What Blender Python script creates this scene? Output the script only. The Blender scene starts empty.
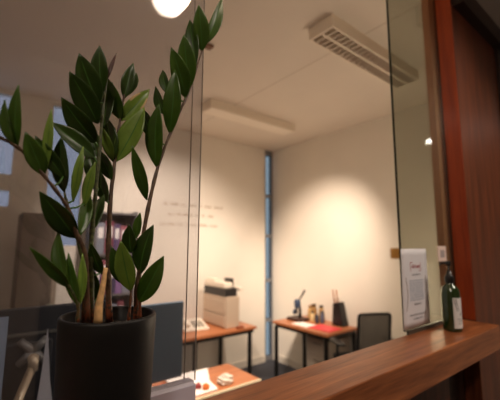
import bpy, bmesh, math, random
from mathutils import Vector, Matrix
random.seed(7)
S = bpy.context.scene
COL = S.collection

# ------------------------------------------------------------ camera, sky, exposure
cd = bpy.data.cameras.new('camera'); cam = bpy.data.objects.new('camera', cd); COL.objects.link(cam)
YAW, PITCH, ROLL = math.radians(51.78), math.radians(7.6), math.radians(0.3)
fw = Vector((math.cos(YAW)*math.cos(PITCH), math.sin(YAW)*math.cos(PITCH), math.sin(PITCH)))
rt = fw.cross(Vector((0, 0, 1))).normalized(); up = rt.cross(fw)
r2 = rt*math.cos(ROLL) + up*math.sin(ROLL); u2 = -rt*math.sin(ROLL) + up*math.cos(ROLL)
m = Matrix((r2, u2, -fw)).transposed().to_4x4(); m.translation = Vector((0, 0, 1.65))
cam.matrix_world = m
cd.sensor_width = 36; cd.lens = 338.3/500*36; cd.clip_start = 0.02
cd.dof.use_dof = True; cd.dof.focus_distance = 0.66; cd.dof.aperture_fstop = 3.2
S.camera = cam
S.view_settings.view_transform = 'Standard'; S.view_settings.look = 'None'
S.view_settings.exposure = 0.0; S.view_settings.gamma = 1.0; S.view_settings.use_curve_mapping = False
w = bpy.data.worlds.new('world'); S.world = w; w.use_nodes = True
bgn = w.node_tree.nodes['Background']; bgn.inputs[0].default_value = (0.66, 0.78, 1.0, 1); bgn.inputs[1].default_value = 2.6

def light(kind, name, loc, power, color, target=None, **kw):
    d = bpy.data.lights.new(name, kind); d.energy = power; d.color = color
    for k, v in kw.items(): setattr(d, k, v)
    o = bpy.data.objects.new(name, d); COL.objects.link(o); o.location = loc
    if target: o.rotation_euler = (Vector(target)-Vector(loc)).to_track_quat('-Z', 'Y').to_euler()
    return o
WARM = (1.0, 0.79, 0.62)
# office ceiling spotlights washing the two far walls (warm halogen)
light('SPOT', 'spot_right_wall', (1.75, 1.9, 3.02), 340, WARM, (3.5, 2.93, 1.45), spot_size=math.radians(53), spot_blend=1.0, shadow_soft_size=0.05)
light('SPOT', 'spot_back_wall', (1.0, 2.1, 3.02), 240, (1.0, 0.80, 0.65), (1.75, 3.87, 1.25), spot_size=math.radians(78), spot_blend=0.8, shadow_soft_size=0.05)
light('SPOT', 'spot_desk', (2.3, 1.9, 3.02), 170, WARM, (2.45, 3.4, 0.9), spot_size=math.radians(70), spot_blend=0.9, shadow_soft_size=0.05)

light('SPOT', 'spot_reception_desk', (1.15, 1.75, 3.02), 330, WARM, (1.15, 1.75, 0.7), spot_size=math.radians(58), spot_blend=0.8, shadow_soft_size=0.05)
# unseen fill light added behind the wooden pier to brighten the ceiling
light('POINT', 'office_fill', (2.5, 0.93, 1.30), 34, (1.0, 0.80, 0.58), shadow_soft_size=0.3)
# unseen lobby fill lights, added behind the viewer to brighten counter and plant
light('SPOT', 'lobby_fill', (2.2, -0.6, 3.05), 90, (1.0, 0.84, 0.70), (1.6, 0.2, 1.0), spot_size=math.radians(120), spot_blend=0.8, shadow_soft_size=0.12)
light('SPOT', 'lobby_fill', (-0.75, -0.7, 3.05), 56, (1.0, 0.84, 0.70), (-0.1, 0.4, 1.2), spot_size=math.radians(120), spot_blend=0.8, shadow_soft_size=0.12)

# ------------------------------------------------------------ helpers
def lin(c):
    return tuple(((v/255)/12.92 if v/255 <= 0.04045 else (((v/255)+0.055)/1.055)**2.4) for v in c) + (1.0,)
def mat(name, rgb, rough=0.5, metal=0.0, spec=0.5, noise=0.0, nscale=8.0, bump=0.0, coat=0.0, trans=0.0):
    m = bpy.data.materials.new(name); m.use_nodes = True; nt = m.node_tree
    b = nt.nodes['Principled BSDF']; c = lin(rgb)
    b.inputs['Base Color'].default_value = c; b.inputs['Roughness'].default_value = rough
    b.inputs['Metallic'].default_value = metal; b.inputs['Specular IOR Level'].default_value = spec
    b.inputs['Coat Weight'].default_value = coat; b.inputs['Transmission Weight'].default_value = trans
    tc = nt.nodes.new('ShaderNodeTexCoord'); n = nt.nodes.new('ShaderNodeTexNoise')
    n.inputs['Scale'].default_value = nscale; n.inputs['Detail'].default_value = 6
    nt.links.new(tc.outputs['Object'], n.inputs['Vector'])
    cr = nt.nodes.new('ShaderNodeValToRGB')
    cr.color_ramp.elements[0].position = 0.3; cr.color_ramp.elements[1].position = 0.7
    cr.color_ramp.elements[0].color = tuple(v*(1-noise) for v in c[:3])+(1,); cr.color_ramp.elements[1].color = tuple(min(1, v*(1+noise)) for v in c[:3])+(1,)
    nt.links.new(n.outputs['Fac'], cr.inputs[0]); nt.links.new(cr.outputs[0], b.inputs['Base Color'])
    if bump:
        bp = nt.nodes.new('ShaderNodeBump'); bp.inputs['Strength'].default_value = bump; bp.inputs['Distance'].default_value = 0.002
        nt.links.new(n.outputs['Fac'], bp.inputs['Height']); nt.links.new(bp.outputs[0], b.inputs['Normal'])
    return m
def wood(name, dark, light_, axis=0, rough=0.4, fine=1.0, spec=0.5, coat=0.0):
    m = bpy.data.materials.new(name); m.use_nodes = True; nt = m.node_tree; b = nt.nodes['Principled BSDF']
    b.inputs['Roughness'].default_value = rough; b.inputs['Specular IOR Level'].default_value = spec; b.inputs['Coat Weight'].default_value = coat; b.inputs['Coat Roughness'].default_value = 0.25
    tc = nt.nodes.new('ShaderNodeTexCoord'); mp = nt.nodes.new('ShaderNodeMapping')
    sc = [14*fine]*3; sc[axis] = 0.9*fine; mp.inputs['Scale'].default_value = sc
    nt.links.new(tc.outputs['Object'], mp.inputs[0])
    n1 = nt.nodes.new('ShaderNodeTexNoise'); n1.inputs['Scale'].default_value = 1.6; n1.inputs['Detail'].default_value = 8; n1.inputs['Distortion'].default_value = 1.2
    n2 = nt.nodes.new('ShaderNodeTexNoise'); n2.inputs['Scale'].default_value = 9; n2.inputs['Detail'].default_value = 5
    nt.links.new(mp.outputs[0], n1.inputs['Vector']); nt.links.new(mp.outputs[0], n2.inputs['Vector'])
    mx = nt.nodes.new('ShaderNodeMath'); mx.operation = 'MULTIPLY_ADD'; mx.inputs[1].default_value = 0.35
    nt.links.new(n2.outputs['Fac'], mx.inputs[0])
    m2 = nt.nodes.new('ShaderNodeMath'); m2.operation = 'MULTIPLY'; m2.inputs[1].default_value = 0.65
    nt.links.new(n1.outputs['Fac'], m2.inputs[0]); nt.links.new(m2.outputs[0], mx.inputs[2])
    cr = nt.nodes.new('ShaderNodeValToRGB'); e = cr.color_ramp.elements
    e[0].position = 0.34; e[1].position = 0.66; e[0].color = lin(dark); e[1].color = lin(light_)
    nt.links.new(mx.outputs[0], cr.inputs[0]); nt.links.new(cr.outputs[0], b.inputs['Base Color'])
    bp = nt.nodes.new('ShaderNodeBump'); bp.inputs['Strength'].default_value = 0.25; bp.inputs['Distance'].default_value = 0.001
    nt.links.new(mx.outputs[0], bp.inputs['Height']); nt.links.new(bp.outputs[0], b.inputs['Normal'])
    return m
def glass(name, tint=(1, 1, 1), f0=0.043, rough=0.0, haze=0.0, hazecol=(0.8, 0.8, 0.8)):
    # thin clear sheet: Schlick reflection over straight-through transmission, same for every ray
    m = bpy.data.materials.new(name); m.use_nodes = True; nt = m.node_tree; nt.nodes.clear()
    out = nt.nodes.new('ShaderNodeOutputMaterial'); t = nt.nodes.new('ShaderNodeBsdfTransparent'); t.inputs[0].default_value = (*tint, 1)
    g = nt.nodes.new('ShaderNodeBsdfGlossy'); g.inputs['Roughness'].default_value = rough; g.inputs[0].default_value = (1, 1, 1, 1)
    lw = nt.nodes.new('ShaderNodeLayerWeight'); lw.inputs[0].default_value = 0.5
    pw = nt.nodes.new('ShaderNodeMath'); pw.operation = 'POWER'; pw.inputs[1].default_value = 5; nt.links.new(lw.outputs['Facing'], pw.inputs[0])
    ma = nt.nodes.new('ShaderNodeMath'); ma.operation = 'MULTIPLY_ADD'; ma.inputs[1].default_value = 1-f0; ma.inputs[2].default_value = f0
    nt.links.new(pw.outputs[0], ma.inputs[0])
    mx = nt.nodes.new('ShaderNodeMixShader'); nt.links.new(ma.outputs[0], mx.inputs[0]); nt.links.new(g.outputs[0], mx.inputs[2])
    if haze:   # faint diffuse film, uneven in long streaks
        d = nt.nodes.new('ShaderNodeBsdfDiffuse'); d.inputs[0].default_value = (*hazecol, 1)
        tc = nt.nodes.new('ShaderNodeTexCoord'); mp = nt.nodes.new('ShaderNodeMapping'); mp.inputs['Scale'].default_value = (14, 14, 1.2)
        mp.inputs['Rotation'].default_value = (0, 0.15, 0)
        nn = nt.nodes.new('ShaderNodeTexNoise'); nn.inputs['Scale'].default_value = 2.5; nn.inputs['Detail'].default_value = 5
        nt.links.new(tc.outputs['Object'], mp.inputs[0]); nt.links.new(mp.outputs[0], nn.inputs['Vector'])
        hz = nt.nodes.new('ShaderNodeMath'); hz.operation = 'MULTIPLY'; hz.inputs[1].default_value = haze*2; nt.links.new(nn.outputs['Fac'], hz.inputs[0])
        m2 = nt.nodes.new('ShaderNodeMixShader'); nt.links.new(hz.outputs[0], m2.inputs[0]); nt.links.new(t.outputs[0], m2.inputs[1]); nt.links.new(d.outputs[0], m2.inputs[2])
        nt.links.new(m2.outputs[0], mx.inputs[1])
    else: nt.links.new(t.outputs[0], mx.inputs[1])
    nt.links.new(mx.outputs[0], out.inputs[0]); return m
def emit(name, rgb, s):
    m = mat(name, rgb, 0.4); b = m.node_tree.nodes['Principled BSDF']; b.inputs['Emission Color'].default_value = lin(rgb); b.inputs['Emission Strength'].default_value = s
    return m

def box(bm, a, b, mi=0, bevel=0.0, seg=2):
    g = bmesh.ops.create_cube(bm, size=1); vs = g['verts']
    for v in vs: v.co = Vector([(a[i]+b[i])/2 + v.co[i]*(b[i]-a[i]) for i in range(3)])
    fs = set(f for v in vs for f in v.link_faces)
    for f in fs: f.material_index = mi
    if bevel:
        es = list(set(e for v in vs for e in v.link_edges))
        r = bmesh.ops.bevel(bm, geom=es, offset=bevel, segments=seg, affect='EDGES', profile=0.5)
        for f in r['faces']: f.material_index = mi
def tube(bm, pts, rad, n=10, mi=0, cap=True):
    pts = [Vector(p) for p in pts]; rs = rad if isinstance(rad, (list, tuple)) else [rad]*len(pts); rings = []; ref = None
    for i, p in enumerate(pts):
        t = (pts[min(i+1, len(pts)-1)]-pts[max(i-1, 0)]).normalized()
        if ref is None: ref = t.orthogonal().normalized()
        ref = (ref-t*ref.dot(t)).normalized(); s = t.cross(ref)
        rings.append([bm.verts.new(p+(ref*math.cos(2*math.pi*k/n)+s*math.sin(2*math.pi*k/n))*rs[i]) for k in range(n)])
    for a, b in zip(rings, rings[1:]):
        for k in range(n):
            f = bm.faces.new((a[k], a[(k+1) % n], b[(k+1) % n], b[k])); f.material_index = mi; f.smooth = True
    if cap:
        for r in (list(reversed(rings[0])), rings[-1]):
            f = bm.faces.new(r); f.material_index = mi
def lathe(bm, prof, c=(0, 0, 0), n=40, mi=0, a0=0, a1=2*math.pi):
    full = abs(a1-a0-2*math.pi) < 1e-6; rings = []
    for r, z in prof:
        m_ = n if full else n+1
        rings.append([bm.verts.new((c[0]+r*math.cos(a0+(a1-a0)*k/n), c[1]+r*math.sin(a0+(a1-a0)*k/n), c[2]+z)) for k in range(m_)])
    for a, b in zip(rings, rings[1:]):
        for k in range(n):
            k2 = (k+1) % len(a)
            f = bm.faces.new((a[k], a[k2], b[k2], b[k])); f.material_index = mi; f.smooth = True
    bmesh.ops.remove_doubles(bm, verts=bm.verts, dist=1e-6)
def smoothcurve(pts, k=5):
    P = [Vector(p) for p in pts]; P = [P[0]*2-P[1]]+P+[P[-1]*2-P[-2]]; out = []
    for i in range(1, len(P)-2):
        for j in range(k):
            t = j/k; a, b, c, d = P[i-1:i+3]
            out.append(0.5*((2*b)+(c-a)*t+(2*a-5*b+4*c-d)*t*t+(3*b-a-3*c+d)*t**3))
    out.append(P[-2]); return out
def obj(name, bm, mats, parent=None, loc=None):
    me = bpy.data.meshes.new(name); bmesh.ops.recalc_face_normals(bm, faces=bm.faces) if len(bm.faces) else None
    bm.to_mesh(me); bm.free()
    for m_ in (mats if isinstance(mats, (list, tuple)) else [mats]): me.materials.append(m_)
    o = bpy.data.objects.new(name, me); COL.objects.link(o)
    if parent: o.parent = parent
    if loc: o.location = loc
    return o
def bx(name, a, b, m_, parent=None, bevel=0.0, label=None):
    """box part; coordinates are given in the parent's frame (the world when there is none)"""
    bm = bmesh.new(); c = [(a[i]+b[i])/2 for i in range(3)]; c[2] = a[2]
    box(bm, [a[i]-c[i] for i in range(3)], [b[i]-c[i] for i in range(3)], 0, bevel)
    o = obj(name, bm, m_, parent, c)
    if label: o['label'] = label
    return o
def struct(o): o['kind'] = 'structure'; return o
def thing(name, label, cat, loc=(0, 0, 0), rz=0, group=None):
    o = bpy.data.objects.new(name, None); COL.objects.link(o); o.location = loc; o.rotation_euler = (0, 0, rz); o.empty_display_size = 0.05
    return tag(o, label, cat, group)
def tag(o, label, cat, group=None):
    o['label'] = label; o['category'] = cat
    if group: o['group'] = group
    return o
def dup(root, loc, label, rz=None):
    r = root.copy(); COL.objects.link(r); r.location = loc; r['label'] = label
    if rz is not None: r.rotation_euler = (0, 0, rz)
    for ch in list(root.children):
        c = ch.copy(); COL.objects.link(c); c.parent = r
        for g in ch.children:
            d = g.copy(); COL.objects.link(d); d.parent = c
    return r

# ------------------------------------------------------------ materials
M = {}
M['plaster'] = mat('warm_white_plaster', (234, 228, 216), 0.85, noise=0.02, nscale=3, bump=0.05)
M['ceiling'] = mat('ceiling_board', (228, 218, 204), 0.9, noise=0.02, nscale=2)
M['lobby_wall'] = mat('lobby_plaster', (196, 178, 160), 0.85, noise=0.04, nscale=2)
M['lobby_ceiling'] = mat('lobby_ceiling_board', (190, 182, 176), 0.9, noise=0.03)
M['floor'] = mat('charcoal_carpet', (58, 60, 68), 0.95, noise=0.3, nscale=180, bump=0.3)
M['skirting'] = mat('white_skirting', (222, 216, 204), 0.5)
M['counter'] = wood('counter_mahogany', (104, 56, 31), (176, 108, 65), 0, 0.34, 1.2, 0.5)
M['panel'] = wood('dark_mahogany_panel', (64, 30, 15), (118, 60, 32), 2, 0.42, 1.0)
M['jamb'] = wood('red_mahogany_jamb', (124, 42, 15), (176, 74, 28), 2, 0.38, 0.8)
M['trim'] = wood('black_brown_trim', (26, 14, 10), (44, 24, 16), 0, 0.4, 1.0)
M['desk'] = wood('orange_desk_laminate', (164, 98, 60), (192, 124, 82), 0, 0.35, 0.6)
M['black_metal'] = mat('black_powder_coat', (22, 21, 21), 0.4)
M['glass'] = glass('clear_sheet_glass')
M['glass_film'] = glass('filmed_sheet_glass', (0.84, 0.845, 0.87), 0.045, 0.0, 0.012, (0.66, 0.66, 0.68))
M['glass_green'] = glass('greenish_sheet_glass', (0.77, 0.785, 0.73), 0.045, 0.0, 0.015, (0.6, 0.6, 0.5))
M['glass_edge'] = mat('green_glass_edge', (20, 34, 28), 0.15)
M['pane_edge'] = mat('grey_glass_edge', (172, 162, 148), 0.2)
M['blue_glass'] = glass('tinted_blue_glass', (0.36, 0.385, 0.375), 0.03)
M['reflection_glass'] = glass('reflected_window_glass', (0.43, 0.42, 0.42), 0.03)
M['window_frame'] = mat('grey_window_frame', (120, 122, 126), 0.4)
M['acrylic'] = mat('frosted_lilac_track', (190, 188, 204), 0.35, noise=0.03)
M['dark_track'] = mat('grey_metal_track', (96, 98, 92), 0.35, 0.6)

STEMS = [
    ([(0.228, 0.615, 1.514), (0.227, 0.615, 1.569), (0.233, 0.618, 1.618), (0.237, 0.62, 1.677), (0.251, 0.625, 1.755), (0.267, 0.63, 1.818), (0.292, 0.635, 1.887), (0.329, 0.64, 1.981), (0.359, 0.645, 2.077), (0.377, 0.65, 2.136)], 0.0046, 0.0016, 0),
    ([(0.148, 0.59, 1.528), (0.143, 0.59, 1.586), (0.14, 0.592, 1.641), (0.141, 0.595, 1.691), (0.144, 0.6, 1.757), (0.146, 0.6, 1.863), (0.148, 0.6, 1.918), (0.151, 0.6, 1.953)], 0.0044, 0.0016, 1),
    ([(0.185, 0.625, 1.518), (0.18, 0.625, 1.58), (0.177, 0.63, 1.663), (0.178, 0.635, 1.739), (0.183, 0.64, 1.808), (0.186, 0.64, 1.855), (0.189, 0.64, 1.899), (0.194, 0.64, 1.943)], 0.0048, 0.0016, 0),
    ([(0.136, 0.565, 1.534), (0.127, 0.565, 1.629), (0.112, 0.56, 1.664), (0.099, 0.555, 1.697), (0.084, 0.55, 1.719), (0.063, 0.545, 1.743), (0.042, 0.54, 1.766), (0.023, 0.535, 1.78), (-0.005, 0.53, 1.79)], 0.0032, 0.0017, 0),
    ([(0.133, 0.575, 1.533), (0.129, 0.575, 1.603), (0.118, 0.572, 1.649), (0.102, 0.57, 1.694), (0.092, 0.57, 1.728)], 0.003, 0.0016, 1),
    ([(0.12, 0.555, 1.538), (0.119, 0.555, 1.562), (0.11, 0.553, 1.581), (0.1, 0.55, 1.597)], 0.0026, 0.0014, 1),
    ([(0.228, 0.595, 1.517), (0.225, 0.593, 1.555), (0.221, 0.59, 1.603), (0.212, 0.585, 1.661)], 0.0024, 0.0014, 0),
    ([(0.203, 0.58, 1.523), (0.204, 0.58, 1.558), (0.204, 0.58, 1.583)], 0.0024, 0.0014, 0),
]
LEAVES = [
    ((0.368, 0.648, 2.111), (0.404, 0.63, 2.236), 0.0217, 1, 40),
    ((0.365, 0.647, 2.095), (0.339, 0.62, 2.18), 0.0360, 1, 10),
    ((0.349, 0.644, 2.058), (0.339, 0.66, 2.166), 0.0304, 0, -15),
    ((0.333, 0.64, 1.994), (0.303, 0.615, 2.09), 0.0385, 1, 5),
    ((0.323, 0.638, 1.967), (0.274, 0.61, 2.047), 0.0370, 1, 12),
    ((0.288, 0.635, 1.877), (0.28, 0.605, 1.997), 0.0366, 1, 0),
    ((0.282, 0.638, 1.964), (0.278, 0.66, 2.023), 0.0195, 0, -20),
    ((0.28, 0.636, 1.915), (0.262, 0.655, 1.978), 0.0211, 0, -30),
    ((0.261, 0.63, 1.801), (0.249, 0.605, 1.916), 0.0351, 1, -5),
    ((0.249, 0.632, 1.86), (0.234, 0.655, 1.922), 0.0245, 0, -20),
    ((0.241, 0.624, 1.734), (0.201, 0.6, 1.823), 0.0218, 1, 10),
    ((0.143, 0.6, 1.913), (0.131, 0.585, 1.984), 0.0274, 0, 5),
    ((0.148, 0.6, 1.933), (0.162, 0.6, 1.99), 0.0072, 3, 0),
    ((0.139, 0.6, 1.89), (0.101, 0.58, 1.956), 0.0360, 0, 8),
    ((0.14, 0.6, 1.855), (0.089, 0.575, 1.918), 0.0366, 0, 0),
    ((0.14, 0.6, 1.821), (0.081, 0.575, 1.873), 0.0343, 0, -10),
    ((0.138, 0.598, 1.796), (0.07, 0.57, 1.83), 0.0302, 0, 10),
    ((0.105, 0.57, 1.714), (0.111, 0.56, 1.796), 0.0124, 2, 25),
    ((0.122, 0.575, 1.709), (0.131, 0.565, 1.776), 0.0143, 2, 20),
    ((0.179, 0.638, 1.805), (0.147, 0.61, 1.855), 0.0158, 2, 20),
    ((0.178, 0.635, 1.767), (0.151, 0.65, 1.822), 0.0239, 0, 0),
    ((0.171, 0.63, 1.725), (0.152, 0.645, 1.787), 0.0254, 0, -10),
    ((0.146, 0.603, 1.793), (0.131, 0.63, 1.854), 0.0265, 0, 0),
    ((0.155, 0.62, 1.856), (0.172, 0.65, 1.956), 0.0308, 0, 0),
    ((0.15, 0.605, 1.742), (0.137, 0.63, 1.815), 0.0247, 0, 10),
    ((0.193, 0.64, 1.929), (0.203, 0.63, 1.998), 0.0235, 0, 10),
    ((0.198, 0.64, 1.936), (0.218, 0.655, 1.995), 0.0183, 0, 20),
    ((0.188, 0.64, 1.883), (0.23, 0.615, 1.947), 0.0292, 2, 10),
    ((0.19, 0.64, 1.885), (0.151, 0.62, 1.952), 0.0291, 1, -10),
    ((0.185, 0.64, 1.803), (0.22, 0.61, 1.904), 0.0438, 2, -5),
    ((0.18, 0.64, 1.802), (0.165, 0.65, 1.886), 0.0302, 0, 5),
    ((0.027, 0.536, 1.777), (0.021, 0.52, 1.853), 0.0145, 1, 20),
    ((0.024, 0.536, 1.778), (0.009, 0.525, 1.832), 0.0181, 1, -20),
    ((0.062, 0.545, 1.75), (0.062, 0.535, 1.835), 0.0113, 2, 25),
    ((0.061, 0.545, 1.745), (0.035, 0.53, 1.796), 0.0241, 1, 10),
    ((0.092, 0.57, 1.728), (0.08, 0.55, 1.803), 0.0250, 0, -5),
    ((0.089, 0.552, 1.746), (0.048, 0.54, 1.796), 0.0208, 0, 0),
    ((0.113, 0.572, 1.659), (0.06, 0.545, 1.719), 0.0334, 0, 0),
    ((0.107, 0.555, 1.587), (0.053, 0.53, 1.643), 0.0158, 1, 5),
    ((0.101, 0.55, 1.592), (0.089, 0.57, 1.666), 0.0207, 1, -10),
    ((0.119, 0.555, 1.561), (0.103, 0.56, 1.633), 0.0162, 1, 15),
    ((0.121, 0.557, 1.56), (0.121, 0.56, 1.633), 0.0120, 2, 20),
    ((0.162, 0.6, 1.601), (0.137, 0.58, 1.65), 0.0190, 0, 0),
    ((0.16, 0.61, 1.558), (0.136, 0.6, 1.622), 0.0226, 0, 10),
    ((0.224, 0.593, 1.55), (0.249, 0.56, 1.627), 0.0329, 1, 10),
    ((0.222, 0.59, 1.599), (0.231, 0.565, 1.68), 0.0346, 0, -10),
    ((0.211, 0.586, 1.661), (0.213, 0.58, 1.703), 0.0157, 1, 0),
    ((0.204, 0.59, 1.636), (0.194, 0.575, 1.681), 0.0236, 0, 5),
    ((0.204, 0.58, 1.573), (0.179, 0.565, 1.652), 0.0309, 2, 0),
    ((0.193, 0.6, 1.585), (0.172, 0.59, 1.644), 0.0233, 0, 10),
    ((0.143, 0.6, 1.673), (0.162, 0.62, 1.734), 0.0193, 0, 10),
    ((0.119, 0.575, 1.663), (0.132, 0.6, 1.736), 0.0165, 1, 30),
]
SHEATH =  [(0.152, 0.57, 1.531), (0.152, 0.57, 1.557), (0.156, 0.572, 1.582), (0.16, 0.575, 1.613)]

# ------------------------------------------------------------ the shell
CH = 3.12
def sbox(name, a, b, m_): return struct(bx(name, a, b, m_))
sbox('floor', (-1.3, -1.7, -0.1), (3.6, 3.97, 0), M['floor'])
sbox('ceiling', (-1.3, 0.67, CH), (3.6, 3.97, CH+0.1), M['ceiling'])
sbox('ceiling_lobby', (-1.3, -1.7, CH), (3.6, 0.67, CH+0.1), M['lobby_ceiling'])
sbox('wall_right', (3.5, -1.7, 0), (3.6, 3.97, CH), M['plaster'])
sbox('wall_left', (-1.3, -1.7, 0), (-1.2, 3.97, CH), M['lobby_wall'])
OW = ((-0.45, 0.185, (1.98, 2.145, 2.30, 3.09)), (0.455, 0.80, (1.62, 3.09)))
bm = bmesh.new(); xs = [-1.2]
for x0, x1, zs in OW:
    box(bm, (xs[-1], 3.87, 0), (x0, 3.97, CH)); box(bm, (x0, 3.87, 0), (x1, 3.97, zs[0])); box(bm, (x0, 3.87, zs[-1]), (x1, 3.97, CH)); xs.append(x1)
box(bm, (xs[-1], 3.87, 0), (3.335, 3.97, CH)); struct(obj('wall_back', bm, M['plaster']))
sbox('baseboard_right', (3.485, 0.75, 0), (3.4995, 3.869, 0.09), M['skirting'])
sbox('baseboard_back', (-1.2, 3.855, 0), (3.33, 3.8695, 0.09), M['skirting'])
sbox('trim_1', (1.982, 0.72, CH-0.0008), (1.990, 3.87, CH+0.0005), mat('ceiling_joint', (196, 182, 164), 0.9))
# narrow floor-to-ceiling window in the far corner
bm = bmesh.new()
box(bm, (3.335, 3.88, 0), (3.362, 3.94, CH)); box(bm, (3.478, 3.88, 0), (3.4995, 3.94, CH))
for z0, z1 in ((0, 0.06), (3.04, CH)): box(bm, (3.362, 3.88, z0), (3.478, 3.94, z1))
for z in (0.56, 1.13, 1.79, 2.40): box(bm, (3.362, 3.88, z-0.022), (3.478, 3.94, z+0.022))
wf = struct(obj('window_1', bm, M['window_frame']))
bm = bmesh.new(); box(bm, (3.362, 3.905, 0.06), (3.478, 3.913, 3.04)); obj('pane', bm, M['blue_glass'], wf)

# stand-ins for windows reflected in the big pane, modelled in the far wall
for k, (x0, x1, zs) in enumerate(OW):
    bm = bmesh.new(); t = 0.016; z0, z1 = zs[0], zs[-1]
    box(bm, (x0, 3.872, z0), (x0+t, 3.95, z1)); box(bm, (x1-t, 3.872, z0), (x1, 3.95, z1)); box(bm, (x0+t, 3.872, z0), (x1-t, 3.95, z0+t)); box(bm, (x0+t, 3.872, z1-t), (x1-t, 3.95, z1))
    if len(zs) == 4: box(bm, (x0+t, 3.872, zs[1]), (x1-t, 3.95, zs[2]))
    o = struct(obj('window_%d' % (k+2), bm, M['plaster'])); bm = bmesh.new(); box(bm, (x0+t, 3.90, z0+t), (x1-t, 3.906, z1-t)); obj('pane', bm, M['reflection_glass'], o)
sbox('wall_front', (-1.2, -1.7, 0), (3.5, -1.6, CH), M['lobby_wall'])

# partition below the counter, wood-panelled pier at its right end
sbox('wall_partition', (-1.2, 0.64, 0), (1.53, 0.715, 1.205), M['panel'])
sbox('wall_partition_recess', (1.53, 0.70, 0), (1.84, 0.72, 1.205), M['trim'])  # near-black board stands in for the shadowed gap under the counter
sbox('wall_pier', (1.84, 0.63, 0), (2.50, 0.75, 2.915), M['panel'])
sbox('trim_2', (1.8345, 0.632, 1.31), (1.8395, 0.7155, CH), M['jamb'])
sbox('trim_3', (1.770, 0.716, 1.31), (1.8395, 0.750, CH), mat('pale_brown_stop', (206, 158, 126), 0.6, noise=0.1))
bm = bmesh.new(); box(bm, (1.86, 0.58, 2.915), (3.5, 0.75, 3.02)); struct(obj('trim_4', bm, M['trim']))
sbox('wall_above_pier', (1.86, 0.63, 3.02), (3.5, 0.75, CH), M['lobby_ceiling'])
sbox('wall_lobby_side', (3.38, 0.66, 0), (3.5, 0.75, 2.915), M['panel'])
dr = sbox('door_1', (2.56, 0.70, 0.01), (3.32, 0.74, 2.775), M['panel'])
bm = bmesh.new(); box(bm, (2.50, 0.61, 0), (2.56, 0.75, 2.915)); box(bm, (3.32, 0.61, 0), (3.38, 0.75, 2.915)); box(bm, (2.56, 0.61, 2.78), (3.32, 0.75, 2.915)); struct(obj('trim_5', bm, M['trim']))

# ------------------------------------------------------------ counter
ct = thing('reception_counter', 'thick polished reddish brown wooden counter top running under the glass screen', 'counter', (0.3, 0.63, 1.207))
bm = bmesh.new(); box(bm, (-1.5, -0.095, 0), (1.525, 0.073, 0.100), 0, 0.004, 2); obj('counter_top', bm, M['counter'], ct)

# ------------------------------------------------------------ glass screen
def pane(name, x0, x1, y, th, z0, z1, mg, me, label, edge_left, edge_right):
    t = thing(name, label, 'glass panel', ((x0+x1)/2, y, z0)); h = (x1-x0)/2
    bm = bmesh.new(); box(bm, (-h, 0, 0), (h, th, z1-z0)); bm.faces.ensure_lookup_table()
    for f in bm.faces:
        if f.normal.length == 0: f.normal_update()
    bm.normal_update()
    for f in bm.faces:
        if abs(f.normal.x) > 0.9: f.material_index = 1
    obj('glass_sheet', bm, [mg, me], t)
    return t
pl = pane('glass_panel', -1.18, 0.400, 0.700, 0.006, 1.352, 3.115, M['glass_film'], M['pane_edge'], 'large clear glass panel behind the potted plant reflecting a round lamp', 0, 1)
bm = bmesh.new(); box(bm, (-0.784, -0.014, -0.0445), (0.784, 0.006, -0.001), 0, 0.002, 1); box(bm, (-0.784, 0.0075, -0.0445), (0.792, 0.034, -0.003), 0, 0.002, 1); tr = obj('base_track', bm, M['acrylic'], pl); tr['label'] = 'pale lilac grey sliding track'
pr_ = pane('glass_panel', -1.18, 0.386, 0.724, 0.006, 1.3495, 3.115, M['glass'], M['pane_edge'], 'second clear glass pane sliding close behind the large panel by the plant', 0, 1)
pg = pane('glass_panel', 1.328, 1.831, 0.702, 0.010, 1.318, 3.115, M['glass_green'], M['glass_edge'], 'narrow greenish glass panel beside the red wooden jamb holding a notice', 1, 0)
bm = bmesh.new(); box(bm, (-0.250, -0.010, -0.0145), (0.250, -0.0015, 0.006), 0, 0.001, 1); tr = obj('base_track', bm, M['dark_track'], pg); tr['label'] = 'grey metal base channel'

# ------------------------------------------------------------ potted plant
pot = thing('potted_plant', 'tall glossy leaved green houseplant in a matte black round pot on the counter', 'potted plant', (0.177, 0.600, 1.3073))
bm = bmesh.new()
lathe(bm, [(0, 0), (0.065, 0), (0.0675, 0.004), (0.0715, 0.08), (0.0745, 0.207), (0.0750, 0.225), (0.0740, 0.2285), (0.0700, 0.2290), (0.0685, 0.226), (0.0680, 0.197), (0, 0.197)], n=64)
obj('pot', bm, mat('matte_black_ceramic', (11, 10, 10), 0.5, spec=0.35, noise=0.15, nscale=60), pot)
bm = bmesh.new(); rr = random.Random(3)
g = bmesh.ops.create_circle(bm, cap_ends=True, segments=32, radius=0.067); bmesh.ops.translate(bm, verts=g['verts'], vec=(0, 0, 0.203))
for i in range(160):
    a = rr.random()*6.28; r = 0.062*math.sqrt(rr.random()); s = rr.uniform(0.002, 0.0045)
    q = bmesh.ops.create_icosphere(bm, subdivisions=1, radius=s); bmesh.ops.translate(bm, verts=q['verts'], vec=(r*math.cos(a), r*math.sin(a), 0.204))
obj('soil', bm, mat('dark_potting_soil', (34, 26, 20), 0.95, noise=0.5, nscale=90), pot)
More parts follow.
